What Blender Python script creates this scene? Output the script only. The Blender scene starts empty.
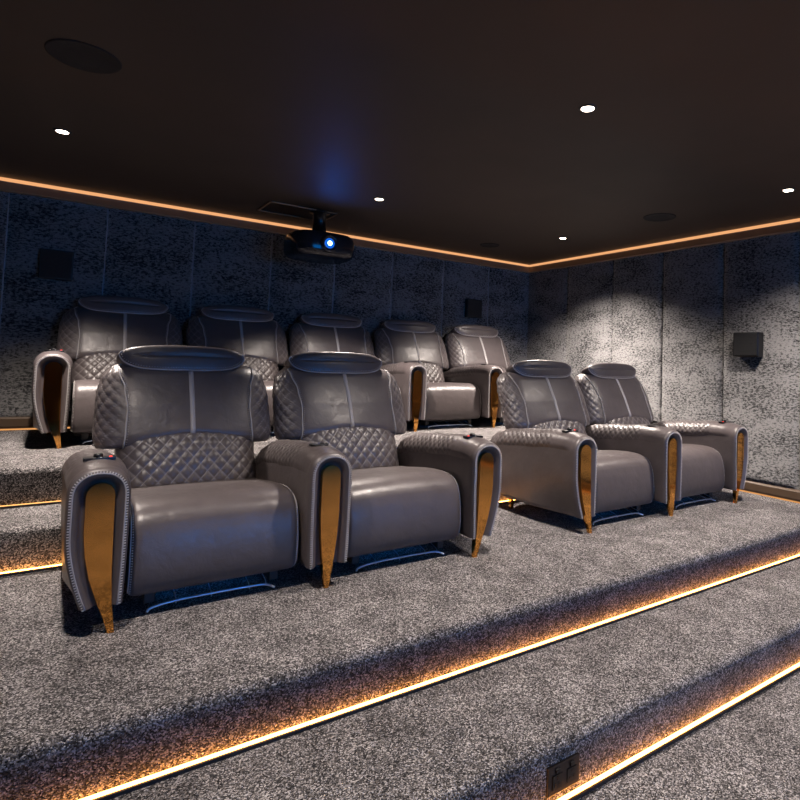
import bpy, math, random
from mathutils import Vector, Matrix
random.seed(7)
COL = bpy.context.scene.collection
PI = math.pi

# ------------------------------------------------------------------ layout (metres)
PITCH = 0.87            # seat pitch in a row
GAP = 0.749             # arm to arm gap between the two front pairs
Y_BACKROW = 1.92
YR1, YR2 = 0.831, 1.285           # risers behind the front row
YF1, YF2 = -0.588, -1.086         # risers in front of it
S_UP, S_DN = 0.1923, 0.1817
H2 = 2 * S_UP
YW, XR = 2.97, 4.641              # faces of the padded walls
XL, YFRONT = -2.4, -6.6
ZT, ZC = 2.146, 2.249             # bottom of cove trim, ceiling
SEAM_B = [-2.4, -1.81, -1.16, -0.51, 0.12, 0.77, 1.44, 2.07, 2.72, 3.37, 4.02, 4.70]
SEAM_R = [3.03, 2.31, 1.65, 1.03, 0.405, -0.235, -0.885, -1.535, -2.185, -2.835, -3.485, -4.135, -4.785, -5.435, -6.085, -6.6]

# ------------------------------------------------------------------ node helpers
def new_mat(name):
    m = bpy.data.materials.new(name); m.use_nodes = True
    nt = m.node_tree
    return m, nt, nt.nodes['Principled BSDF']

def N(nt, t, **kw):
    n = nt.nodes.new(t)
    for k, v in kw.items():
        if k.startswith('i_'):
            n.inputs[k[2:].replace('_', ' ')].default_value = v
        else:
            setattr(n, k, v)
    return n

def ramp(nt, stops, fac):
    r = nt.nodes.new('ShaderNodeValToRGB')
    e = r.color_ramp.elements
    while len(e) < len(stops): e.new(0.5)
    for q, (p, c) in zip(e, stops):
        q.position = p; q.color = (*c, 1) if len(c) == 3 else c
    nt.links.new(fac, r.inputs['Fac'])
    return r

def coords(nt, scale=(1, 1, 1), kind='Object'):
    tc = nt.nodes.new('ShaderNodeTexCoord'); mp = nt.nodes.new('ShaderNodeMapping')
    mp.inputs['Scale'].default_value = scale
    nt.links.new(tc.outputs[kind], mp.inputs['Vector'])
    return mp.outputs['Vector']

def noise(nt, vec, scale, detail=2, rough=.5, dist=0):
    n = N(nt, 'ShaderNodeTexNoise')
    n.inputs['Scale'].default_value = scale; n.inputs['Detail'].default_value = detail
    n.inputs['Roughness'].default_value = rough; n.inputs['Distortion'].default_value = dist
    nt.links.new(vec, n.inputs['Vector'])
    return n.outputs['Fac']

def bump(nt, h, strength, dist, bs):
    b = nt.nodes.new('ShaderNodeBump')
    b.inputs['Strength'].default_value = strength; b.inputs['Distance'].default_value = dist
    nt.links.new(h, b.inputs['Height']); nt.links.new(b.outputs['Normal'], bs.inputs['Normal'])
    return b

def plain(name, col, rough=.5, metal=0, spec=.5):
    m, nt, b = new_mat(name)
    b.inputs['Base Color'].default_value = (*col, 1); b.inputs['Roughness'].default_value = rough
    b.inputs['Metallic'].default_value = metal; b.inputs['Specular IOR Level'].default_value = spec
    nz = noise(nt, coords(nt), 60, 2)
    r = ramp(nt, [(0, (rough * .9,) * 3), (1, (min(1, rough * 1.1),) * 3)], nz)
    nt.links.new(r.outputs['Color'], b.inputs['Roughness'])
    return m

def emit(name, col, strength):
    m = bpy.data.materials.new(name); m.use_nodes = True
    nt = m.node_tree; nt.nodes.clear()
    e = nt.nodes.new('ShaderNodeEmission'); o = nt.nodes.new('ShaderNodeOutputMaterial')
    e.inputs['Color'].default_value = (*col, 1); e.inputs['Strength'].default_value = strength
    nt.links.new(e.outputs[0], o.inputs['Surface'])
    return m

LEATHER_COL = (.089, .074, .075)
def leather(name, thread=False):
    m, nt, b = new_mat(name)
    v = coords(nt)
    n1 = noise(nt, v, 9, 4, .55)
    c = ramp(nt, [(.3, tuple(x * .88 for x in LEATHER_COL)), (.7, tuple(x * 1.1 for x in LEATHER_COL))], n1)
    out = c.outputs['Color']
    if thread:
        at = N(nt, 'ShaderNodeAttribute', attribute_name='thread')
        mx = N(nt, 'ShaderNodeMix', data_type='RGBA')
        nt.links.new(at.outputs['Fac'], mx.inputs['Factor'])
        nt.links.new(out, mx.inputs['A']); mx.inputs['B'].default_value = (.36, .33, .32, 1)
        out = mx.outputs['Result']
    nt.links.new(out, b.inputs['Base Color'])
    b.inputs['Specular IOR Level'].default_value = .55
    n2 = noise(nt, v, 420, 2, .6)
    n3 = noise(nt, v, 14, 3, .6, .6)
    rr = ramp(nt, [(.3, (.32,) * 3), (.7, (.44,) * 3)], n3)
    nt.links.new(rr.outputs['Color'], b.inputs['Roughness'])
    ad = N(nt, 'ShaderNodeMath', operation='MULTIPLY_ADD'); ad.inputs[1].default_value = .12
    nt.links.new(n2, ad.inputs[0]); nt.links.new(n3, ad.inputs[2])
    bump(nt, ad.outputs[0], .35, .006, b)
    return m

def carpet():
    m, nt, b = new_mat('speckled_carpet')
    v = coords(nt)
    vo = N(nt, 'ShaderNodeTexVoronoi', feature='F1'); vo.inputs['Scale'].default_value = 255
    nt.links.new(v, vo.inputs['Vector'])
    sep = N(nt, 'ShaderNodeSeparateColor'); nt.links.new(vo.outputs['Color'], sep.inputs[0])
    big = noise(nt, v, 7, 4, .6)
    mid = noise(nt, v, 45, 3, .6)
    a = N(nt, 'ShaderNodeMath', operation='MULTIPLY_ADD'); a.inputs[1].default_value = .55
    nt.links.new(big, a.inputs[0]); nt.links.new(sep.outputs[0], a.inputs[2])
    a2 = N(nt, 'ShaderNodeMath', operation='MULTIPLY_ADD'); a2.inputs[1].default_value = .3
    nt.links.new(mid, a2.inputs[0]); nt.links.new(a.outputs[0], a2.inputs[2])
    half = N(nt, 'ShaderNodeMath', operation='MULTIPLY'); half.inputs[1].default_value = .54
    nt.links.new(a2.outputs[0], half.inputs[0])
    c = ramp(nt, [(.24, (.008, .008, .009)), (.43, (.062, .057, .058)), (.60, (.20, .186, .186)), (.78, (.60, .562, .56))], half.outputs[0])
    nt.links.new(c.outputs['Color'], b.inputs['Base Color'])
    b.inputs['Roughness'].default_value = .95; b.inputs['Specular IOR Level'].default_value = .15
    b.inputs['Sheen Weight'].default_value = .05; b.inputs['Sheen Roughness'].default_value = .6
    h = N(nt, 'ShaderNodeMath', operation='MULTIPLY_ADD'); h.inputs[1].default_value = -4.
    nt.links.new(vo.outputs['Distance'], h.inputs[0]); nt.links.new(mid, h.inputs[2])
    bump(nt, h.outputs[0], .6, .004, b)
    return m

def velvet():
    m, nt, b = new_mat('crushed_velvet')
    geo = N(nt, 'ShaderNodeNewGeometry')
    mp = nt.nodes.new('ShaderNodeMapping'); mp.inputs['Scale'].default_value = (1, 1, 2.1)
    nt.links.new(geo.outputs['Position'], mp.inputs['Vector']); v = mp.outputs['Vector']
    n1 = noise(nt, v, 42, 4, .66, .3)
    n2 = noise(nt, v, 3.2, 3, .5)
    mp2 = nt.nodes.new('ShaderNodeMapping'); mp2.inputs['Scale'].default_value = (1, 1, .18)
    nt.links.new(geo.outputs['Position'], mp2.inputs['Vector'])
    n3 = noise(nt, mp2.outputs['Vector'], 170, 2, .6)
    a = N(nt, 'ShaderNodeMath', operation='MULTIPLY_ADD'); a.inputs[1].default_value = .35
    nt.links.new(n2, a.inputs[0]); nt.links.new(n1, a.inputs[2])
    a2 = N(nt, 'ShaderNodeMath', operation='MULTIPLY_ADD'); a2.inputs[1].default_value = .18
    nt.links.new(n3, a2.inputs[0]); nt.links.new(a.outputs[0], a2.inputs[2])
    c = ramp(nt, [(.54, (.004, .0045, .006)), (.69, (.033, .033, .035)), (.82, (.19, .186, .188))], a2.outputs[0])
    nt.links.new(c.outputs['Color'], b.inputs['Base Color'])
    b.inputs['Roughness'].default_value = .7; b.inputs['Specular IOR Level'].default_value = .3
    sh = ramp(nt, [(.62, (.0,) * 3), (.80, (.7,) * 3)], a2.outputs[0])
    nt.links.new(sh.outputs['Color'], b.inputs['Sheen Weight'])
    b.inputs['Sheen Roughness'].default_value = .5
    bp_ = bump(nt, a2.outputs[0], .5, .012, b)
    uptilt = N(nt, 'ShaderNodeVectorMath', operation='ADD'); uptilt.inputs[1].default_value = (0, 0, .75)   # normals tilted up so the velvet takes more downlight and less floor bounce
    nt.links.new(geo.outputs['Normal'], uptilt.inputs[0])
    nn = N(nt, 'ShaderNodeVectorMath', operation='NORMALIZE'); nt.links.new(uptilt.outputs[0], nn.inputs[0])
    nt.links.new(nn.outputs[0], bp_.inputs['Normal'])
    return m

def matte_paint(name, col, rough=.6):
    m, nt, b = new_mat(name)
    v = coords(nt)
    n1 = noise(nt, v, 2.5, 3)
    c = ramp(nt, [(.3, tuple(x * .92 for x in col)), (.7, tuple(x * 1.06 for x in col))], n1)
    nt.links.new(c.outputs['Color'], b.inputs['Base Color'])
    b.inputs['Roughness'].default_value = rough; b.inputs['Specular IOR Level'].default_value = .3
    bump(nt, noise(nt, v, 300, 2), .05, .002, b)
    return m

M = dict(
    leather=leather('taupe_leather'), quilt=leather('quilted_leather', True),
    carpet=carpet(), velvet=velvet(),
    stitch=plain('pale_thread', (.50, .47, .46), .6),
    piping=plain('pale_piping', (.34, .32, .32), .45),
    gold=plain('polished_rose_gold', (.84, .40, .10), .07, 1),
    black=plain('black_plastic', (.004, .004, .005), .35),
    dark=plain('dark_steel', (.02, .02, .022), .5),
    chrome=plain('blue_lit_tint_rail', (.55, .68, .85), .35, .9),  # bare metal, the blue light on it put into its tint
    glow=emit('blue_underglow', (.01, .22, .8), 1.0),
    red=emit('red_indicator', (1, .06, .04), 1.6),
    green=emit('green_indicator', (.1, 1, .2), .5),
    white=emit('white_indicator', (1, .95, .9), .7),
    ceiling=matte_paint('ceiling_paint', (.050, .037, .029), .6),
    wallback=matte_paint('wall_paint', (.03, .03, .034), .7),
    frontwall=matte_paint('walnut_paint', (.20, .12, .07), .6),
    bronze=plain('bronze_trim', (.26, .17, .10), .5),
    baseboard=plain('baseboard_paint', (.10, .062, .036), .5),
    cove=emit('cove_led', (1, .47, .20), .60),
    baseled=emit('baseboard_led', (1, .46, .15), .5),
    steplamp=emit('step_led', (1, .40, .085), 12.0),
    steplamp_dim=emit('dim_step_led', (1, .46, .14), 1.4),
    lamp=emit('downlight_lens', (1, .84, .68), 14),
    lens=emit('projector_lens_light', (.22, .50, 1), 9),
    lensglow=emit('projector_lens_rim_light', (.01, .16, .9), .55),
    grille=plain('speaker_grille', (.005, .005, .006), .8),
    screen=emit('screen_picture', (.002, .15, .52), 8.0),
    ring=plain('downlight_bezel', (.03, .028, .027), .5),
    seamglint=plain('seam_glint_pale', (.26, .27, .30), .4),  # pale tone stands in for blue light caught by puckered seam edges
    outlet=plain('antique_socket_plate', (.055, .042, .035), .32, .6),
    glossblack=plain('gloss_black', (.010, .012, .018), .16),
)

# ------------------------------------------------------------------ mesh helpers
class MB:
    def __init__(s): s.v = []; s.f = []; s.mi = []; s.a = []
    def add(s, vs, fs, mi=0, att=None):
        o = len(s.v); s.v += [tuple(p) for p in vs]
        s.a += list(att) if att else [0.0] * len(vs)
        for f in fs: s.f.append(tuple(i + o for i in f)); s.mi.append(mi)
    def box(s, x0, x1, y0, y1, z0, z1, mi=0):
        s.add([(x0, y0, z0), (x1, y0, z0), (x1, y1, z0), (x0, y1, z0), (x0, y0, z1), (x1, y0, z1), (x1, y1, z1), (x0, y1, z1)],
              [(3, 2, 1, 0), (4, 5, 6, 7), (0, 1, 5, 4), (1, 2, 6, 5), (2, 3, 7, 6), (3, 0, 4, 7)], mi)
    def grid(s, P, close_u=False, mi=0, att=None, flip=False):
        """P[i][j]: rows i, columns j"""
        ni, nj = len(P), len(P[0]); vs = [p for r in P for p in r]; fs = []
        for i in range(ni - 1):
            for j in range(nj if close_u else nj - 1):
                k = (j + 1) % nj
                q = (i * nj + j, i * nj + k, (i + 1) * nj + k, (i + 1) * nj + j)
                fs.append(q[::-1] if flip else q)
        s.add(vs, fs, mi, [x for r in att for x in r] if att else None)
    def fan(s, ring, mi=0, flip=False):
        n = len(ring); c = [sum(p[k] for p in ring) / n for k in range(3)]
        fs = [(i, (i + 1) % n, n) for i in range(n)]
        s.add(list(ring) + [c], [f[::-1] for f in fs] if flip else fs, mi)
    def loft(s, rings, mi=0):
        s.grid(rings, True, mi); s.fan(rings[0], mi, True); s.fan(rings[-1], mi)
    def tube(s, pts, r, n=8, mi=0, flat=None):
        pts = [Vector(p) for p in pts]; rings = []
        up = Vector((0, 0, 1)); prev = None
        for i, p in enumerate(pts):
            d = (pts[min(i + 1, len(pts) - 1)] - pts[max(i - 1, 0)]).normalized()
            if prev is None:
                a = d.cross(up)
                if a.length < .1: a = d.cross(Vector((1, 0, 0)))
            else: a = prev - d * prev.dot(d)
            a.normalize(); prev = a; b = d.cross(a)
            rings.append([p + a * math.cos(2 * PI * k / n) * r + b * math.sin(2 * PI * k / n) * r for k in range(n)])
        s.loft(rings, mi)
    def lathe(s, prof, n=32, c=(0, 0, 0), mi=0):
        """prof: (r, z) from start to end round the z axis"""
        rings = [[(c[0] + r * math.cos(2 * PI * k / n), c[1] + r * math.sin(2 * PI * k / n), c[2] + z) for k in range(n)] for r, z in prof]
        s.loft(rings, mi)
    def stitches(s, pts, step, ln, w, nrm):
        """little thread bars along a polyline; nrm(p) gives the outward direction"""
        acc = 0
        for a, b in zip(pts, pts[1:]):
            a = Vector(a); b = Vector(b); L = (b - a).length
            if L < 1e-6: continue
            d = (b - a) / L
            while acc < L:
                p = a + d * acc; n = Vector(nrm(p)).normalized(); t = n.cross(d).normalized()
                q = []
                for h in (-.001, w * .7):
                    for (i, j) in ((-1, -1), (1, -1), (1, 1), (-1, 1)):
                        q.append(p + d * (i * w / 2) + t * (j * ln / 2) + n * h)
                s.add(q, [(3, 2, 1, 0), (4, 5, 6, 7), (0, 1, 5, 4), (1, 2, 6, 5), (2, 3, 7, 6), (3, 0, 4, 7)])
                acc += step
            acc -= L
    def build(s, name, mats, parent=None, smooth=True, loc=None, bevel=0, autosmooth=None):
        me = bpy.data.meshes.new(name); me.from_pydata(s.v, [], s.f)
        if not isinstance(mats, (list, tuple)): mats = [mats]
        for m in mats: me.materials.append(m)
        me.polygons.foreach_set('material_index', s.mi)
        me.polygons.foreach_set('use_smooth', [smooth] * len(s.f))
        if any(s.a):
            at = me.attributes.new('thread', 'FLOAT', 'POINT'); at.data.foreach_set('value', s.a)
        import bmesh
        bm = bmesh.new(); bm.from_mesh(me)
        bmesh.ops.remove_doubles(bm, verts=bm.verts, dist=1e-5)
        bmesh.ops.recalc_face_normals(bm, faces=bm.faces)
        bm.to_mesh(me); bm.free()
        if autosmooth: me.set_sharp_from_angle(angle=autosmooth)
        o = bpy.data.objects.new(name, me); COL.objects.link(o)
        if parent: o.parent = parent
        if loc: o.location = loc
        if bevel:
            b = o.modifiers.new('bevel', 'BEVEL'); b.width = bevel; b.segments = 3; b.limit_method = 'ANGLE'; b.angle_limit = .6
        return o

def tag(o, label=None, cat=None, group=None, kind=None):
    if label: o['label'] = label
    if cat: o['category'] = cat
    if group: o['group'] = group
    if kind: o['kind'] = kind
    return o

def empty(name, loc=(0, 0, 0), rz=0, parent=None):
    o = bpy.data.objects.new(name, None); COL.objects.link(o)
    o.location = loc; o.rotation_euler = (0, 0, rz); o.empty_display_size = .1
    if parent: o.parent = parent
    return o

def copy_tree(o, parent=None):
    c = o.copy(); COL.objects.link(c); c.parent = parent
    for ch in list(o.children): copy_tree(ch, c)
    return c

def kill_tree(o):
    for ch in list(o.children): kill_tree(ch)
    bpy.data.objects.remove(o)

def lerp_tab(tab, x):
    if x <= tab[0][0]: return tab[0][1]
    for (a, b), (c, d) in zip(tab, tab[1:]):
        if x <= c:
            t = (x - a) / (c - a); t = t * t * (3 - 2 * t)
            return b + (d - b) * t
    return tab[-1][1]

def catmull(pts, k=6, closed=False):
    out = []; n = len(pts)
    for i in range(n if closed else n - 1):
        P = [Vector(pts[(i + j) % n] if closed else pts[max(0, min(n - 1, i + j))]) for j in (-1, 0, 1, 2)]
        for s in range(k):
            t = s / k
            out.append(.5 * ((2 * P[1]) + (-P[0] + P[2]) * t + (2 * P[0] - 5 * P[1] + 4 * P[2] - P[3]) * t * t + (-P[0] + 3 * P[1] - 3 * P[2] + P[3]) * t ** 3))
    if not closed: out.append(Vector(pts[-1]))
    return out

def quilt_grid(P, ulen, vlen, du, dv, amp, fade=None, out=None):
    """pushes a grid out along its normals into a diamond quilting; returns points and thread mask"""
    ni, nj = len(P), len(P[0]); R = []; A = []
    for i in range(ni):
        row = []; ar = []
        for j in range(nj):
            p = Vector(P[i][j])
            a = Vector(P[min(i + 1, ni - 1)][j]) - Vector(P[max(i - 1, 0)][j])
            b = Vector(P[i][min(j + 1, nj - 1)]) - Vector(P[i][max(j - 1, 0)])
            n = a.cross(b)
            if n.length > 1e-9: n.normalize()
            if out is not None and n.dot(out(p)) < 0: n = -n
            u = (j / (nj - 1) - .5) * ulen / du; v = i / (ni - 1) * vlen / dv
            s1 = abs(math.sin(PI * (u + v))); s2 = abs(math.sin(PI * (u - v)))
            h = (min(s1, 1) * min(s2, 1)) ** .45
            f = fade(i / (ni - 1), j / (nj - 1)) if fade else 1
            row.append(p + n * (amp * h * f)); m = min(s1, s2)
            ar.append(max(0, 1 - m / .2) * .6 * f)
        R.append(row); A.append(ar)
    return R, A

# ------------------------------------------------------------------ recliner parts (seat centre x = 0, front of legs y = 0)
def arm_top(y):
    return lerp_tab([(-.03, .586), (.06, .594), (.2, .594), (.42, .572), (.66, .548), (.79, .510), (.87, .45)], y)

HW = .099
def arm_ring(y, inset, kind, ns=16, na=28):
    h = arm_top(y) - inset; b = .10; r = HW - inset
    def side(sgn, z):
        taper = 0
        outer = (kind == 'L' and sgn < 0) or (kind == 'R' and sgn > 0)
        k = max(0, min(1, (.36 - z) / .26))
        taper = (.058 if outer else .006) * k ** 1.7
        if y > .1: taper *= max(.25, 1 - (y - .1) * 3)
        return sgn * (r - taper)
    pts = []
    zs = h - r * 1.02
    for i in range(ns): 
        z = b + (zs - b) * i / ns; pts.append((side(-1, z), y, z))
    for i in range(na + 1):
        a = PI - PI * i / na; c, s = math.cos(a), math.sin(a)
        e = 2 / 2.25
        pts.append((r * math.copysign(abs(c) ** e, c), y, zs + r * 1.02 * abs(s) ** e))
    for i in range(ns - 1, -1, -1):
        z = b + (zs - b) * i / ns; pts.append((side(1, z), y, z))
    return pts

def make_arm(kind):
    root = empty('armrest')
    st = [(.014, .052), (.010, .044), (-.004, .036), (-.014, .026), (-.017, .017), (-.013, .008), (-.004, .002), (.010, 0)]
    st += [(.03 + i * .03, 0) for i in range(27)] + [(.83, .004), (.85, .014), (.86, .034)]
    rg = [arm_ring(y, q, kind) for y, q in st]
    mb = MB(); mb.grid(rg[:9]); mb.grid(rg[8:], True); mb.fan(rg[0], 0, True); mb.fan(rg[-1])
    body = mb.build('armrest', M['leather'])
    bpy.data.objects.remove(root); root = body
    # quilted top pad
    P = []; ni, nj = 132, 54
    for i in range(ni):
        y = .022 + .81 * i / (ni - 1); h = arm_top(y); r = HW + .001; row = []
        for j in range(nj):
            a = PI * 1.0 - PI * j / (nj - 1); c, s = math.cos(a), math.sin(a); e = 2 / 2.25
            zz = h - HW * 1.02 + (HW * 1.02 + .001) * abs(s) ** e
            row.append(Vector((r * math.copysign(abs(c) ** e, c), y, zz)))
        P.append(row)
    fade = lambda v, u: min(1, max(0, (v - .17) / .12)) * min(1, min(u, 1 - u) * 18 + .1) * (1 if v < .96 else .3)
    for row in P[:]: pass
    R, A = quilt_grid(P, .26, .81, .042, .046, .0045, fade, lambda p: Vector((p.x, 0, .08)))
    # raise the pad as a whole and tuck its edges
    R2 = []
    for i, row in enumerate(R):
        v = i / (ni - 1); rr = []
        for j, p in enumerate(row):
            u = j / (nj - 1); k = min(1, min(u, 1 - u) * 14) * min(1, v * 14) * min(1, (1 - v) * 14)
            d = Vector((p.x, 0, p.z - (arm_top(p.y) - HW * 1.02))).normalized()
            rr.append(p + d * (.005 * k - .0015 * (1 - k)))
        R2.append(rr)
    mb = MB(); mb.grid(R2, att=A); mb.build('arm_pad', M['quilt'], root)
    # thread along the front rim
    ring = arm_ring(-.0165, .0125, kind, 24, 40)
    mb = MB(); mb.stitches(ring, .0095, .0068, .0030, lambda p: Vector((p.x * .6, -.25, max(0, p.z - .5))))
    mb.build('stitching', M['stitch'], root, smooth=False)
    mb = MB(); mb.tube(arm_ring(-.0155, .018, kind, 16, 28), .0032, 6); mb.build('piping', M['piping'], root)
    # gold blade leg
    s = -1 if kind == 'R' else 1
    if kind == 'C':
        left = [(0, -.010), (.06, -.019), (.14, -.030), (.22, -.039), (.32, -.044), (.49, -.044)]
        right = [(z, -x) for z, x in left]
    else:
        left = [(0, .050), (.05, .034), (.12, .008), (.2, -.018), (.28, -.034), (.36, -.042), (.49, -.042)]
        right = [(0, .072), (.1, .060), (.2, .054), (.35, .051), (.49, .049)]
    rings = []
    zz = [0, .002] + [.02 * i for i in range(1, 25)] + [.49]
    secs = [(z, lerp_lin(left, z), lerp_lin(right, z)) for z in zz]
    xc = (secs[-1][1] + secs[-1][2]) / 2; rr = (secs[-1][2] - secs[-1][1]) / 2
    for a in (15, 30, 45, 60, 72, 82, 88):
        a = math.radians(a); secs.append((.49 + rr * .95 * math.sin(a), xc - rr * math.cos(a), xc + rr * math.cos(a)))
    for z, a, b in secs:
        a, b = (s * a, s * b) if s > 0 else (s * b, s * a)
        e = min(.0018, (b - a) * .3)
        y1 = .024 if z > .09 else .012 + .012 * z / .09
        rings.append([(a, y1, z), (a, -.004, z), (a + e, -.008, z), (b - e, -.008, z), (b, -.004, z), (b, y1, z)])
    mb = MB(); mb.loft(rings)
    lg = mb.build('leg', M['gold'], root, autosmooth=.5); lg['label'] = 'polished rose gold blade leg'
    mb = MB(); mb.box(-.012, .012, .655, .679, 0, .112); ft = mb.build('rear_foot', M['gold'], root, smooth=False, bevel=.003)
    # control / holder on top
    zt = arm_top(.14) + .005
    mb = MB()
    if kind == 'C':
        zt = arm_top(.16) + .006
        mb.lathe([(.001, -.004), (.043, -.004), (.046, 0), (.044, .003), (.038, .0035), (.034, .001), (.001, .001)], 28, (0, .16, zt))
        mb.build('cup_holder', M['black'], root)
    else:
        zt = arm_top(.13) + .004
        mb.box(-.052, .052, .108, .150, zt - .004, zt + .007)
        mb.lathe([(.001, .004), (.015, .004), (.016, .016), (.012, .020), (.001, .021)], 20, (-.004, .13, zt))
        mb.lathe([(.001, .005), (.006, .005), (.005, .010), (.001, .0105)], 12, (.036 * s, .122, zt), 1)
        mb.lathe([(.001, .005), (.003, .005), (.003, .0075), (.001, .008)], 10, (.004, .113, zt), 2)
        mb.build('control_panel', [M['black'], M['red'], M['white']], root, bevel=.0015)
    return root

def lerp_lin(tab, x):
    if x <= tab[0][0]: return tab[0][1]
    for (a, b), (c, d) in zip(tab, tab[1:]):
        if x <= c: return b + (d - b) * (x - a) / (c - a)
    return tab[-1][1]

# upper back cushion
Z0, Z1 = .538, .955
def cush_front(z): return lerp_lin([(.54, .640), (.60, .652), (.75, .712), (.95, .815)], z)
def cush_w(z): return lerp_tab([(.54, .418), (.60, .424), (.70, .420), (.80, .416), (.87, .400), (.93, .368), (.96, .345)], z)
NSE = 3.4
def cush_rows():
    rows = []
    for t, e in [(0, .055), (.012, .03), (.035, .014), (.07, .004), (.11, 0)]: rows.append((t, e))
    k = 34
    rows += [(.11 + (.88 - .11) * i / k, 0) for i in range(1, k + 1)]
    rows += [(.92, .006), (.955, .018), (.98, .034), (1, .062)]
    return rows
def cush_seam(t): return lerp_tab([(0, .302), (.2, .296), (.45, .290), (.7, .302), (.88, .325), (1, .335)], t)
def cush_pt(t, e, th):
    z = Z0 + (Z1 - Z0) * t; W = cush_w(z) - e * (.3 if t < .3 else 1); d = .088 - e * .9
    c, s = math.cos(th), math.sin(th)
    x = W * math.copysign(abs(c) ** (2 / NSE), c); yy = -d * math.copysign(abs(s) ** (2 / NSE), s)
    yc = cush_front(z) + .088
    arch = .055 * math.exp(-(x / .20) ** 2 * 1.1) * max(0, 1 - t / .45) ** 1.3
    wing = .03 * max(0, (abs(x) - .26) / .15) ** 1.5
    bulge = -.014 * math.sin(PI * min(1, max(0, t))) * (1 - (x / .42) ** 2) if s > 0 else 0
    return Vector((x, yc + yy + (wing if s > 0 else wing * .3) + bulge, z + arch))
def seam_th(t, e):
    z = Z0 + (Z1 - Z0) * t; W = cush_w(z) - e * (.3 if t < .3 else 1)
    return math.acos(min(.97, cush_seam(t) / W) ** (NSE / 2))

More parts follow.
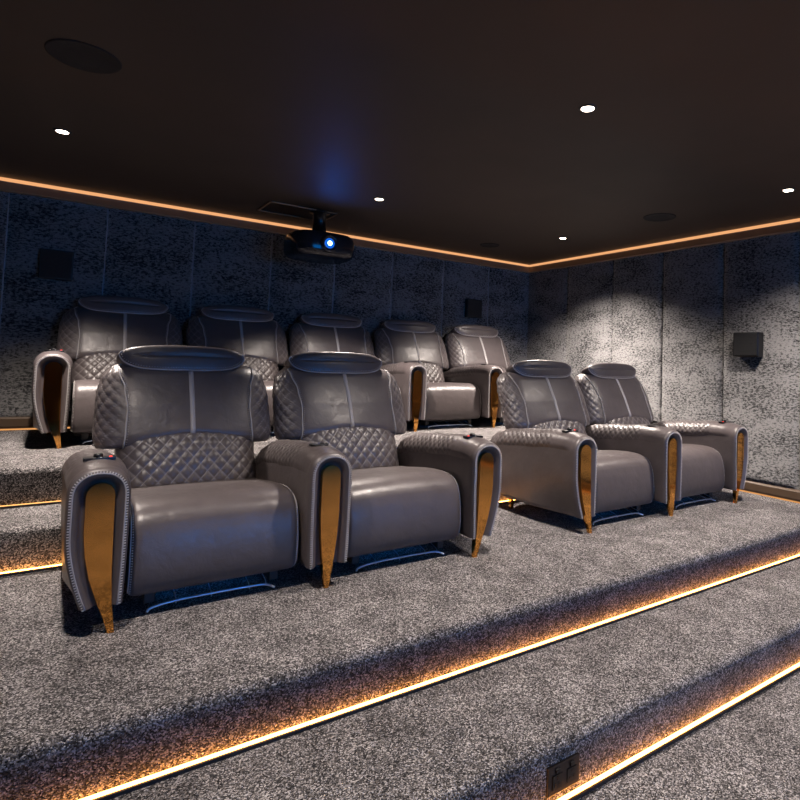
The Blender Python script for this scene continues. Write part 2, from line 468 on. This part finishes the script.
def make_core():
    root = empty('recliner_chair')
    # --- seat with rolled front and footrest, one long pad
    prof = [(.76, .345), (.6, .368), (.5, .384), (.36, .403), (.24, .411), (.155, .404), (.098, .376), (.066, .325), (.05, .25), (.046, .17), (.056, .11), (.08, .082), (.115, .085), (.135, .13), (.15, .22), (.2, .29), (.4, .30), (.74, .29)]
    pr = catmull([(0, y, z) for y, z in prof], 5, True)
    nrm = []
    for i in range(len(pr)):
        d = pr[(i + 1) % len(pr)] - pr[i - 1]; n = Vector((0, d.z, -d.y)).normalized(); nrm.append(n)
    cen = Vector((0, .3, .3))
    sgn = 1 if sum(n.dot(p - cen) for n, p in zip(nrm, pr)) > 0 else -1
    xs = [(-.325, .045), (-.324, .03), (-.319, .016), (-.310, .006), (-.298, .001)] 
    xs = xs + [(-.28 + .56 * i / 16, 0) for i in range(17)] + [(-a, b) for a, b in reversed(xs)]
    rings = []
    for x, q in xs:
        rings.append([Vector((x, 0, 0)) + p - n * sgn * (q if i < 75 else q * .4) + Vector((0, 0, .008 * (1 - (x / .325) ** 2) if p.z > .33 else 0)) for i, (p, n) in enumerate(zip(pr, nrm))])
    mb = MB(); mb.loft(rings); seat = mb.build('seat', M['leather'], root)
    for s in (-1, 1):
        k0, k1 = 17, 55
        path = [Vector((s * .3145, 0, 0)) + pr[i] - nrm[i] * sgn * .0085 for i in range(k0, k1)]
        mb = MB(); mb.stitches(path, .0095, .0065, .0030, lambda p, s=s: Vector((s * .4, p.y - .3, p.z - .25)))
        path2 = [Vector((s * .320, 0, 0)) + pr[i] - nrm[i] * sgn * .016 for i in range(k0, k1)]
        mb.tube(path2, .003, 6)
        mb.build('seam_stitching', M['stitch'], seat, smooth=False)
    # --- mechanism box and rail below
    mb = MB(); mb.box(-.30, .30, .20, .74, .05, .275); mb.box(-.26, -.22, .12, .22, .03, .09); mb.box(.22, .26, .12, .22, .03, .09)
    mb.build('base', M['dark'], root, smooth=False, bevel=.006)
    mb = MB()
    rail = catmull([(-.25, .088, .010), (-.235, .094, .022), (-.15, .10, .030), (0, .10, .032), (.15, .10, .030), (.205, .095, .026), (.235, .078, .014)], 6)
    mb.tube(rail, .0055, 8)
    for x in (-.15, -.02, .13, .2):
        mb.tube([(x, .085, .024), (x, .096, .042), (x, .11, .046), (x, .15, .055)], .0022, 6)
    mb.build('footrest_rail', M['chrome'], root)
    mb = MB(); mb.box(-.2, .2, .26, .275, .044, .0505)
    mb.build('underglow_strip', M['glow'], root, smooth=False)
    # --- quilted lumbar cushion
    ni, nj = 66, 150; P = []
    for i in range(ni):
        v = i / (ni - 1); row = []
        for j in range(nj):
            u = j / (nj - 1) * 2 - 1
            hw = .322 + .006 * v; x = hw * u
            y = .565 + .135 * v; z = .352 + .285 * v + .03 * math.exp(-(x / .2) ** 2) * v
            bul = .036 * math.sin(PI * min(1, v * .94 + .06)) ** .7 * (1 - abs(u) ** 5)
            y += .07 * abs(u) ** 7 - bul * .9; z += bul * .42
            row.append(Vector((x, y, z)))
        P.append(row)
    fade = lambda v, u: min(1, min(u, 1 - u) * 22) * min(1, v * 12)
    R, A = quilt_grid(P, .65, .31, .063, .066, .0065, fade, lambda p: Vector((0, -1, .3)))
    mb = MB(); mb.grid(R, att=A)
    back = [[Vector((p.x, p.y + .09, p.z - .02)) for p in row[::15] + [row[-1]]] for row in (P[0], P[-1])]
    mb.grid(back)
    for e0 in (0, -1):
        mb.grid([[r[e0] for r in R], [Vector((r[e0].x, r[e0].y + .09, r[e0].z - .02)) for r in P]])
    mb.build('lumbar_cushion', M['quilt'], root)
    # --- upper back cushion: centre and quilted wings
    rows = cush_rows()
    mb = MB(); front = []; rear = []
    for t, e in rows:
        a = seam_th(t, e)
        front.append([cush_pt(t, e, PI - a - (PI - 2 * a) * j / 40) for j in range(41)])
        rear.append([cush_pt(t, e, -a - (PI - 2 * a) * j / 20) for j in range(21)])
    mb.grid(front); mb.grid(rear)
    for k in (0, -1): mb.grid([front[k], [rear[k][20 - min(20, j // 2)] for j in range(41)]])
    bk = mb.build('backrest', M['leather'], root)
    for s in (1, -1):
        P = []; nj = 44
        fr = []
        for (t0, e0), (t1, e1) in zip(rows, rows[1:]):
            for q in range(2): fr.append((t0 + (t1 - t0) * q / 2, e0 + (e1 - e0) * q / 2))
        fr.append(rows[-1])
        for t, e in fr:
            a = seam_th(t, e); row = []
            for j in range(nj):
                p = cush_pt(t, e, a - 2 * a * j / (nj - 1)); row.append(Vector((p.x * s, p.y, p.z)))
            P.append(row)
        fade = lambda v, u: min(1, u * 9) * min(1, (1 - u) * 9) * min(1, v * 10) * min(1, (1 - v) * 10)
        R, A = quilt_grid(P, .36, .42, .058, .062, .0045, fade, lambda p: Vector((p.x, p.y - .78, 0)))
        mb = MB(); mb.grid(R, att=A)
        for k in (0, -1):
            r = R[k]; mid = len(r) // 2
            mb.grid([r[:mid + 1], r[::-1][:len(r) - mid]] if len(r) % 2 else [r[:mid], r[::-1][:mid]])
        mb.build('side_wing', M['quilt'], bk)
        pts = []
        for t, e in rows[1:-1]:
            a = seam_th(t, e); p = cush_pt(t, e, a); pts.append(Vector((p.x * s, p.y - .003, p.z)))
        mb = MB(); mb.tube(pts, .0042, 8); 
        pts2 = [p + Vector((-s * .009, -.001, 0)) for p in pts]
        mb.stitches(pts2, .0125, .005, .003, lambda p: Vector((0, -1, .3)))
        mb.build('seam_piping', M['piping'], bk)
    pts = [cush_pt(t, e, PI / 2) + Vector((0, -.001, 0)) for t, e in rows[2:-1]]
    mb = MB()
    prof = [(-.013, .003), (-.010, -.003), (0, -.005), (.010, -.003), (.013, .003)]
    mb.grid([[p + Vector((x, y, 0)) for x, y in prof] for p in pts])
    st = mb.build('centre_stripe', M['piping'], bk); st['label'] = 'pale grey centre stripe'
    # --- headrest, a leaf shaped pillow leaning back
    half = [(0, .060), (.12, .059), (.21, .055), (.275, .044), (.312, .020), (.306, -.012), (.272, -.048), (.21, -.074), (.11, -.086), (0, -.088)]
    outl = catmull([(x, 0, z) for x, z in half] + [(-x, 0, z) for x, z in half[-2:0:-1]], 6, True)
    def hp(k, inset, yl):
        k = k % len(outl); k0 = int(k); p = outl[k0].lerp(outl[(k0 + 1) % len(outl)], k - k0)
        x = p.x * (1 - inset / .31); z = p.z * (1 - inset / .075)
        q = z / .075
        yl = yl * (1 + .16 * max(-1, q)) + .045 * (abs(x) / .32) ** 2.4
        tilt = math.radians(22); ct, stt = math.cos(tilt), math.sin(tilt)
        return Vector((x, .888 + yl * ct + z * stt, .988 + z * ct - yl * stt))
    sts = [(-.0592, .068), (-.0590, .055), (-.0582, .038), (-.0555, .02), (-.0525, .012), (-.047, .005), (-.038, .001), (-.02, 0), (.01, 0), (.03, .004), (.044, .014), (.052, .03), (.056, .05), (.057, .066)]
    mb = MB(); mb.loft([[hp(k, q, y) for k in range(len(outl))] for y, q in sts])
    hr = mb.build('headrest', M['leather'], root)
    path = [hp(21 + 66 * k / 70, .008, -.0490) for k in range(71)]
    mb = MB(); mb.tube(path, .0042, 8)
    path2 = [hp(21 + 66 * k / 70, .017, -.0550) for k in range(71)]
    mb.stitches(path2, .0125, .005, .003, lambda p: Vector((0, -1, .2)))
    mb.build('piping', M['piping'], hr)
    return root

core = make_core()
ARM = {k: make_arm(k) for k in 'LCR'}

def chair(x, y, z, arms, label, group, lean=.05, head=0):
    r = copy_tree(core); r.location = (x, y, z)
    for ch in r.children:
        k = ch.name.split('.')[0]
        if k == 'backrest': ch.location = (0, lean, -.012)
        if k == 'headrest': ch.location = (head, lean - .028, -.018)
        if k == 'lumbar_cushion': ch.location.y = lean; ch.location.z = -.012
    for k, s in arms:
        a = copy_tree(ARM[k], r); a.location = (s * PITCH / 2, 0, 0)
    return tag(r, label, 'recliner', group)

G1, G2 = 'recliners in the front row', 'recliners in the back row'
x0 = PITCH / 2; x3 = 2 * PITCH + GAP + PITCH / 2
chair(x0, 0, 0, [('L', -1), ('C', 1)], 'largest grey leather recliner, nearest the camera, its outer arm beside the lit steps', G1, .11, -.022)
chair(x0 + PITCH, 0, 0, [('R', 1)], "grey leather recliner joined by a shared arm to the largest recliner, before the open gap", G1, .10, -.022)
chair(x3, 0, 0, [('L', -1), ('C', 1)], 'front row grey recliner across the gap, its plain leather arm side showing', G1, .01, .02)
chair(x3 + PITCH, 0, 0, [('R', 1)], 'front row grey leather recliner standing closest to the mottled velvet side wall', G1, .06, .02)
xb = -.1676 + PITCH / 2
BL = ['back row grey recliner beside the steps, full gold leg showing at its aisle arm',
      'back row grey recliner second from the steps, seat hidden behind the largest recliner',
      'back row grey recliner, middle of five, brightly lit back below the projector',
      'back row grey recliner whose whole footrest shows between two gold legs',
      'back row grey recliner closest to the room corner, under a small square speaker']
for i in range(5):
    chair(xb + i * PITCH, Y_BACKROW, H2, ([('L', -1)] if i == 0 else []) + [('R' if i == 4 else 'C', 1)], BL[i], G2)
kill_tree(core)
for k in ARM: kill_tree(ARM[k])

# ------------------------------------------------------------------ room shell
def arc(cy, cz, r, a0, a1, n=5):
    return [(cy + r * math.cos(math.radians(a0 + (a1 - a0) * i / n)), cz + r * math.sin(math.radians(a0 + (a1 - a0) * i / n))) for i in range(n + 1)]
levels = [(YF2, -2 * S_DN, -S_DN), (YF1, -S_DN, 0), (YR1, 0, S_UP), (YR2, S_UP, H2)]
prof = [(YFRONT - .1, -2 * S_DN)]
for yr, za, zb in levels:
    prof += [(yr, za)] + [(yr, za + (zb - za - .032) * k / 3) for k in (1, 2)] + arc(yr + .032, zb - .032, .032, 180, 90)
prof += [(YW + .12, H2)]
prof += [(YW + .12, -.6), (YFRONT - .1, -.6)]
mb = MB()
mb.loft([[(XL - .1, y, z) for y, z in prof], [(XR + .12, y, z) for y, z in prof]])
tag(mb.build('floor', M['carpet'], autosmooth=.9), 'speckled grey carpet on the stepped seating platform', None, None, 'structure')

mb = MB(); mb.box(XL - .1, XR + .12, YFRONT - .1, YW + .12, ZC, ZC + .1)
tag(mb.build('ceiling', M['ceiling'], smooth=False), 'flat dark brown painted ceiling', kind='structure')

def floor_at(y):
    z = -2 * S_DN
    for yr, za, zb in levels:
        if y > yr: z = zb
    return z

def panel(parent, u0, u1, z0, z1, place, seed):
    """padded velvet panel; place(u, depth, z) gives the world point"""
    rnd = random.Random(seed); nu, nz = 26, 60
    ph = [rnd.uniform(0, 6.28) for _ in range(8)]; fr = [rnd.uniform(25, 110) for _ in range(4)]
    P = []
    us = [0, .004, .010, .018, .03, .045, .065]; 
    w = u1 - u0
    ul = us + [.065 + (w - .13) * k / 12 for k in range(1, 12)] + [w - q for q in reversed(us)]
    for i in range(nz + 1):
        z = z0 + (z1 - z0) * i / nz; row = []
        for u in ul:
            e = min(u, w - u); side = 0 if u < w / 2 else 4
            d = .028 * (1 - math.exp(-e / .013)) + .010 * (1 - math.exp(-e / .12))
            wr = sum(math.sin(z * fr[k] + ph[k] + side) for k in range(4)) * .0038 * math.exp(-e / .03) * min(1, e / .006)
            ez = min(z - z0, z1 - z); d *= 1 - math.exp(-ez / .01 - .25)
            row.append(place(u0 + u, d + wr, z))
        P.append(row)
    mb = MB(); mb.grid(P)
    return mb.build('padded_panel', M['velvet'], parent)

D = .034
mb = MB(); mb.box(XL - .1, XR + .12, YW + D - .002, YW + .12, -.6, ZC + .1)
wb = tag(mb.build('wall_back', M['wallback'], smooth=False), 'back wall of tall padded velvet panels', kind='structure')
for i, (a, b) in enumerate(zip(SEAM_B, SEAM_B[1:])):
    panel(wb, a, b, H2 + .085, ZT + .012, lambda u, d, z: Vector((u, YW + D - d, z)), i)
for a in SEAM_B[1:-1]:
    mb = MB(); mb.tube([(a + random.uniform(-.0025, .0025), YW + .018 + random.uniform(-.002, .002), H2 + .097 + (ZT - H2 - .097) * k / 40) for k in range(41)], .0055, 6)
    mb.build('seam_glint', M['seamglint'], wb)  # thin bead added to draw the lit edge of the seam
mb = MB(); mb.box(XR + D - .002, XR + .12, YFRONT - .1, YW + D, -.6, ZC + .1)
wr = tag(mb.build('wall_right', M['wallback'], smooth=False), 'side wall of padded mottled velvet panels', kind='structure')
for i, (b, a) in enumerate(zip(SEAM_R, SEAM_R[1:])):
    panel(wr, a, b, floor_at((a + b) / 2 if not (a < YF1 < b) else a) + .085 if True else 0, ZT + .012, lambda u, d, z: Vector((XR + D - d, u, z)), 40 + i)
mb = MB(); mb.box(XL - .1, XL, YFRONT - .1, YW + D, -.6, ZC + .1)
tag(mb.build('wall_left', M['wallback'], smooth=False), 'dark painted side wall', kind='structure')
mb = MB(); mb.box(XL - .1, XR + .12, YFRONT - .1, YFRONT, -.6, ZC + .1)
tag(mb.build('wall_front', M['frontwall'], smooth=False), 'dark front wall behind the screen', kind='structure')

# cove trim: hollow bronze moulding with a light strip under the ceiling
cp = [(-.02, .0), (.040, .0), (.042, .004), (.036, .010), (.008, .050), (.004, .062), (.004, .074), (-.02, .074)]   # (out from panel face, up from ZT)
mb = MB()
mb.loft([[(XL, YW - d, ZT + h) for d, h in cp], [(XR - d, YW - d, ZT + h) for d, h in cp]])
t1 = tag(mb.build('trim_1', M['bronze'], smooth=False), 'bronze cove trim along the back wall', kind='structure')
mb = MB(); mb.box(XL, XR - .008, YW - .010, YW + .02, ZC - .026, ZC - .004); mb.build('light_diffuser', M['cove'], t1, smooth=False)
mb = MB()
mb.loft([[(XR - d, YFRONT, ZT + h) for d, h in cp], [(XR - d, YW - d, ZT + h) for d, h in cp]])
t2 = tag(mb.build('trim_2', M['bronze'], smooth=False), 'bronze cove trim along the side wall', kind='structure')
mb = MB(); mb.box(XR - .010, XR + .02, YFRONT, YW - .008, ZC - .026, ZC - .004); mb.build('light_diffuser', M['cove'], t2, smooth=False)

# baseboards with a light line at the floor
bp = [(-.02, .012), (.010, .012), (.020, .03), (.022, .085), (.012, .097), (-.02, .097)]
def baseb(name, p, q, axis, z, label):
    mb = MB(); ring = []
    for s in (p, q):
        ring.append([(s, YW - d, z + h) if axis == 'x' else (XR - d, s, z + h) for d, h in bp])
    mb.loft(ring)
    o = tag(mb.build(name, M['baseboard'], smooth=False), label, kind='structure')
    mb = MB()
    if axis == 'x': mb.box(p, q, YW - .014, YW + .02, z + .001, z + .012)
    else: mb.box(XR - .014, XR + .02, p, q, z + .001, z + .012)
    mb.build('light_strip', M['baseled'], o, smooth=False)
baseb('baseboard_back', XL, XR - .02, 'x', H2, 'brown lit baseboard below the back wall')
baseb('baseboard_right', YF1 + .03, YR1 - .01, 'y', 0, 'brown lit baseboard below the side wall')

baseb('baseboard_right.001', YF2 + .03, YF1 - .015, 'y', -S_DN, 'brown lit baseboard beside the front tread')
baseb('baseboard_right.002', YFRONT, YF2 - .015, 'y', -2 * S_DN, 'brown lit baseboard beside the lower floor')
baseb('baseboard_right.003', YR2 + .03, YW - .02, 'y', H2, 'brown lit baseboard beside the back row')

# step light strips
SL = ['warm light strip at the foot of the lowest step, beside the socket',
      'longest glowing warm light strip, below the front platform edge',
      'warm light strip on the carpet behind the front row, first rear step',
      'dim orange light strip at the foot of the topmost step']
for (yr, za, zb), lb in zip(levels, SL):
    r = empty('step_light_strip', (2.0, yr - .012, za)); tag(r, lb, 'light strip', 'step light strips')
    mb = MB(); mb.box(XL - 2.0, XR + .03 - 2.0, -.014, .010, 0, .011); mb.build('channel', M['dark'], r, smooth=False)
    mb = MB(); mb.box(XL - 2.0, XR + .03 - 2.0, -.006, .009, .0105, .0125); mb.build('diffuser', M['steplamp_dim' if zb == H2 else 'steplamp'], r, smooth=False)

# ------------------------------------------------------------------ fittings
def downlight(x, y, label, power=150, cone=102, blend=.85):
    r = empty('downlight', (x, y, ZC)); tag(r, label, 'ceiling light', 'recessed ceiling downlights')
    mb = MB(); mb.lathe([(.030, -.002), (.034, -.006), (.040, -.006), (.046, -.001), (.046, .004), (.030, .004)], 32); mb.build('bezel', M['ring'], r)
    mb = MB(); mb.lathe([(.001, -.0085), (.018, -.0075), (.030, -.005), (.030, .002), (.001, .002)], 28); mb.build('lens', M['lamp'], r)
    l = bpy.data.lights.new('downlight_lamp', 'SPOT'); l.energy = power; l.color = (1, .875, .78)
    l.spot_size = math.radians(cone); l.spot_blend = blend; l.shadow_soft_size = .045
    o = bpy.data.objects.new('downlight_lamp', l); COL.objects.link(o); o.parent = r; o.location = (0, 0, -.02)
DL = [(-.2, 1.57, 'small ceiling downlight above the steps, near the round ceiling speaker'),
      (1.83, 1.58, 'small ceiling downlight just beside the projector'),
      (3.83, 1.58, 'small ceiling downlight nearest the corner of the two velvet walls'),
      (1.87, -.53, 'brightest ceiling downlight, over the middle of the front platform'),
      (3.84, -.53, 'ceiling downlight close to the side wall cove at the picture edge'),
      (-.2, -.53, 'ceiling downlight above the aisle end of the front step'),
      (-.2, -2.6, 'ceiling downlight over the lower floor by the aisle'),
      (1.85, -2.6, 'ceiling downlight over the middle of the lower floor'),
      (3.84, -2.6, 'ceiling downlight over the lower floor by the side wall')]
for x, y, lb in DL: downlight(x, y, lb, *((430 if x > 3 else 310 if x > 1 else 270, 126 if x > 3 else 104, 1) if y > 0 else (215 if x > 3 else 170 if x > 1 else 115, 126 if x > 3 else 112, 1 if x > 3 else .85) if y > -1 else (170, 84, .7)))

def disc_speaker(x, y, r_, label):
    r = empty('ceiling_speaker', (x, y, ZC)); tag(r, label, 'speaker', 'round ceiling speakers')
    mb = MB(); mb.lathe([(r_ - .006, -.004), (r_, -.006), (r_ + .004, -.003), (r_ + .004, .003), (r_ - .006, .003)], 48); mb.build('rim', M['grille'], r)
    mb = MB(); mb.lathe([(.001, -.0045), (r_ * .6, -.004), (r_ - .006, -.003), (r_ - .006, .002), (.001, .002)], 48); mb.build('grille', M['grille'], r)
disc_speaker(-.13, .48, .135, 'large round black speaker in the ceiling above the steps')
disc_speaker(3.83, .48, .125, 'round black ceiling speaker close to the side wall cove')
disc_speaker(3.53, 2.36, .10, 'round black ceiling speaker near the room corner, beside the back cove')

def wall_speaker(c, axis, w, h, d, label):
    r = empty('wall_speaker', c, 0 if axis == 'y' else -PI / 2); tag(r, label, 'speaker', 'square wall speakers')
    # local: faces -y, mounted at y = 0
    mb = MB(); mb.box(-w / 2, w / 2, -d, 0, -h / 2, h / 2); mb.build('cabinet', M['black'], r, smooth=False, bevel=.006)
    mb = MB(); mb.box(-w / 2 + .01, w / 2 - .01, -d - .006, -d + .004, -h / 2 + .01, h / 2 - .01); mb.build('grille', M['grille'], r, smooth=False, bevel=.003)
wall_speaker((-.195, YW + .008, 1.635), 'y', .215, .225, .075, 'square black speaker on the back wall, behind the aisle end of the back row')
wall_speaker((3.775, YW + .008, 1.625), 'y', .215, .215, .06, 'square black speaker on the back wall near the room corner')
wall_speaker((XR + .008, .145, 1.235), 'x', .215, .205, .095, 'square black speaker on the mottled velvet side wall')

# projector
PX, PY = 1.63, 2.28
r = empty('projector', (PX, PY, 1.835)); tag(r, 'black ceiling projector with a glowing blue lens', 'projector')
def pring(z, ins):
    W, Dp = .275 - ins, .245 - ins; pts = []
    for k in range(56):
        a = 2 * PI * k / 56; c, s = math.cos(a), math.sin(a)
        pts.append((W * math.copysign(abs(c) ** (2 / 3.4), c), Dp * math.copysign(abs(s) ** (2 / 3.0), s), z))
    return pts
mb = MB(); mb.loft([pring(0, .05), pring(.006, .03), pring(.02, .012), pring(.05, 0), pring(.15, .0), pring(.185, .014), pring(.200, .035), pring(.206, .06)])
mb.build('body', M['glossblack'], r)
mb = MB()
def lens_ring(y, rad): return [(-.01 + rad * math.cos(2 * PI * k / 36), y, .10 + rad * math.sin(2 * PI * k / 36)) for k in range(36)]
mb.loft([lens_ring(-.20, .072), lens_ring(-.262, .072), lens_ring(-.270, .066), lens_ring(-.269, .058), lens_ring(-.258, .044), lens_ring(-.256, .034)])
barrel = mb.build('lens_barrel', M['glossblack'], r)
mb = MB(); mb.grid([lens_ring(-.259, .042), lens_ring(-.263, .034), lens_ring(-.266, .020)], True, 1); mb.loft([lens_ring(-.266, .020), lens_ring(-.2675, .012), lens_ring(-.268, .002)]); mb.build('lens', [M['lens'], M['lensglow']], barrel)
mb = MB(); mb.lathe([(.001, .206), (.075, .206), (.075, .216), (.06, .22), (.055, ZC - 1.835 - .015), (.085, ZC - 1.835 - .012), (.085, ZC - 1.835), (.001, ZC - 1.835)], 28, (0, .02, 0)); mb.build('ceiling_mount', M['black'], r)
mb = MB()
for dx in (-.115, -.092): mb.box(dx - .005, dx + .005, -.236, -.2295, .125, .132)
mb.build('status_light', M['green'], r, smooth=False)
l = bpy.data.lights.new('projector_beam', 'SPOT'); l.energy = 2.2; l.color = (.01, .18, 1); l.spot_size = math.radians(170); l.spot_blend = 1; l.shadow_soft_size = .025
o = bpy.data.objects.new('projector_beam', l); COL.objects.link(o); o.parent = r; o.location = (-.01, -.30, .10); o.rotation_euler = (math.radians(-112), 0, 0)

# hatch frame in the ceiling by the projector
r = empty('ceiling_hatch', (1.56, 2.42, ZC)); tag(r, 'dark rectangular ceiling hatch with a thin frame above the projector', 'hatch')
mb = MB(); mb.box(-.36, .20, -.17, .17, -.004, .002); mb.build('hatch_panel', M['black'], r, smooth=False)
mb = MB()
for a in ((-.375, .215, -.185, -.168), (-.375, .215, .168, .185), (-.375, -.358, -.185, .185), (.198, .215, -.185, .185)): mb.box(a[0], a[1], a[2], a[3], -.008, .002)
mb.build('hatch_frame', M['bronze'], r, smooth=False)

# floor socket in the front riser
r = empty('wall_socket', (1.235, YF2, -.285)); tag(r, 'dark double socket plate on the lowest step riser', 'socket')
mb = MB(); mb.box(-.07, .07, -.008, .004, -.044, .044); mb.build('plate', M['outlet'], r, smooth=False, bevel=.003)
for s in (-1, 1):
    mb = MB(); mb.box(s * .032 - .02, s * .032 + .02, -.011, -.006, -.026, .016)
    for dx, dz in ((0, .006), (-.009, -.012), (.009, -.012)): mb.box(s * .032 + dx - .002, s * .032 + dx + .002, -.0125, -.0105, dz - .004, dz + .004, 1)
    mb.box(s * .032 - .008, s * .032 + .008, -.014, -.006, .022, .034)
    mb.build('socket_outlet', [M['black'], M['outlet']], r, smooth=False)

# projection screen on the front wall
r = empty('projection_screen', (2.4, YFRONT, .75)); tag(r, 'wide projection screen lit with a blue picture on the front wall', 'screen')
mb = MB(); mb.box(-1.5, 1.5, .02, .035, -.6, 1.15); mb.build('picture', M['screen'], r, smooth=False)
mb = MB()
for a in ((-1.58, 1.58, 1.15, 1.23), (-1.58, 1.58, -.68, -.6), (-1.58, -1.5, -.6, 1.15), (1.5, 1.58, -.6, 1.15)): mb.box(a[0], a[1], 0, .05, a[2], a[3])
mb.build('frame', M['black'], r, smooth=False)

# ------------------------------------------------------------------ camera, world, colour
yaw, pitch, roll, f = -0.61037, 0.04967, 0.03543, 574.017
fw = Vector((-math.sin(yaw) * math.cos(pitch), math.cos(yaw) * math.cos(pitch), math.sin(pitch)))
rt = Vector((math.cos(yaw), math.sin(yaw), 0)); up = rt.cross(fw)
R0 = rt * math.cos(roll) + up * math.sin(roll); U0 = -rt * math.sin(roll) + up * math.cos(roll)
cam = bpy.data.cameras.new('camera'); cam.sensor_width = 36; cam.lens = f * 36 / 800
cam.shift_x = -60.09 / 800; cam.shift_y = -67.48 / 800; cam.clip_start = .05
co = bpy.data.objects.new('camera', cam); COL.objects.link(co)
co.matrix_world = Matrix(((R0.x, U0.x, -fw.x, -.1531), (R0.y, U0.y, -fw.y, -2.4179), (R0.z, U0.z, -fw.z, 1.0112), (0, 0, 0, 1)))
sc = bpy.context.scene; sc.camera = co
w = bpy.data.worlds.new('world'); sc.world = w; w.use_nodes = True
w.node_tree.nodes['Background'].inputs['Color'].default_value = (.02, .03, .05, 1)
w.node_tree.nodes['Background'].inputs['Strength'].default_value = .1
sc.view_settings.view_transform = 'Standard'; sc.view_settings.look = 'None'
sc.view_settings.gamma = 1; sc.view_settings.use_curve_mapping = False
sc.view_settings.exposure = 0.6
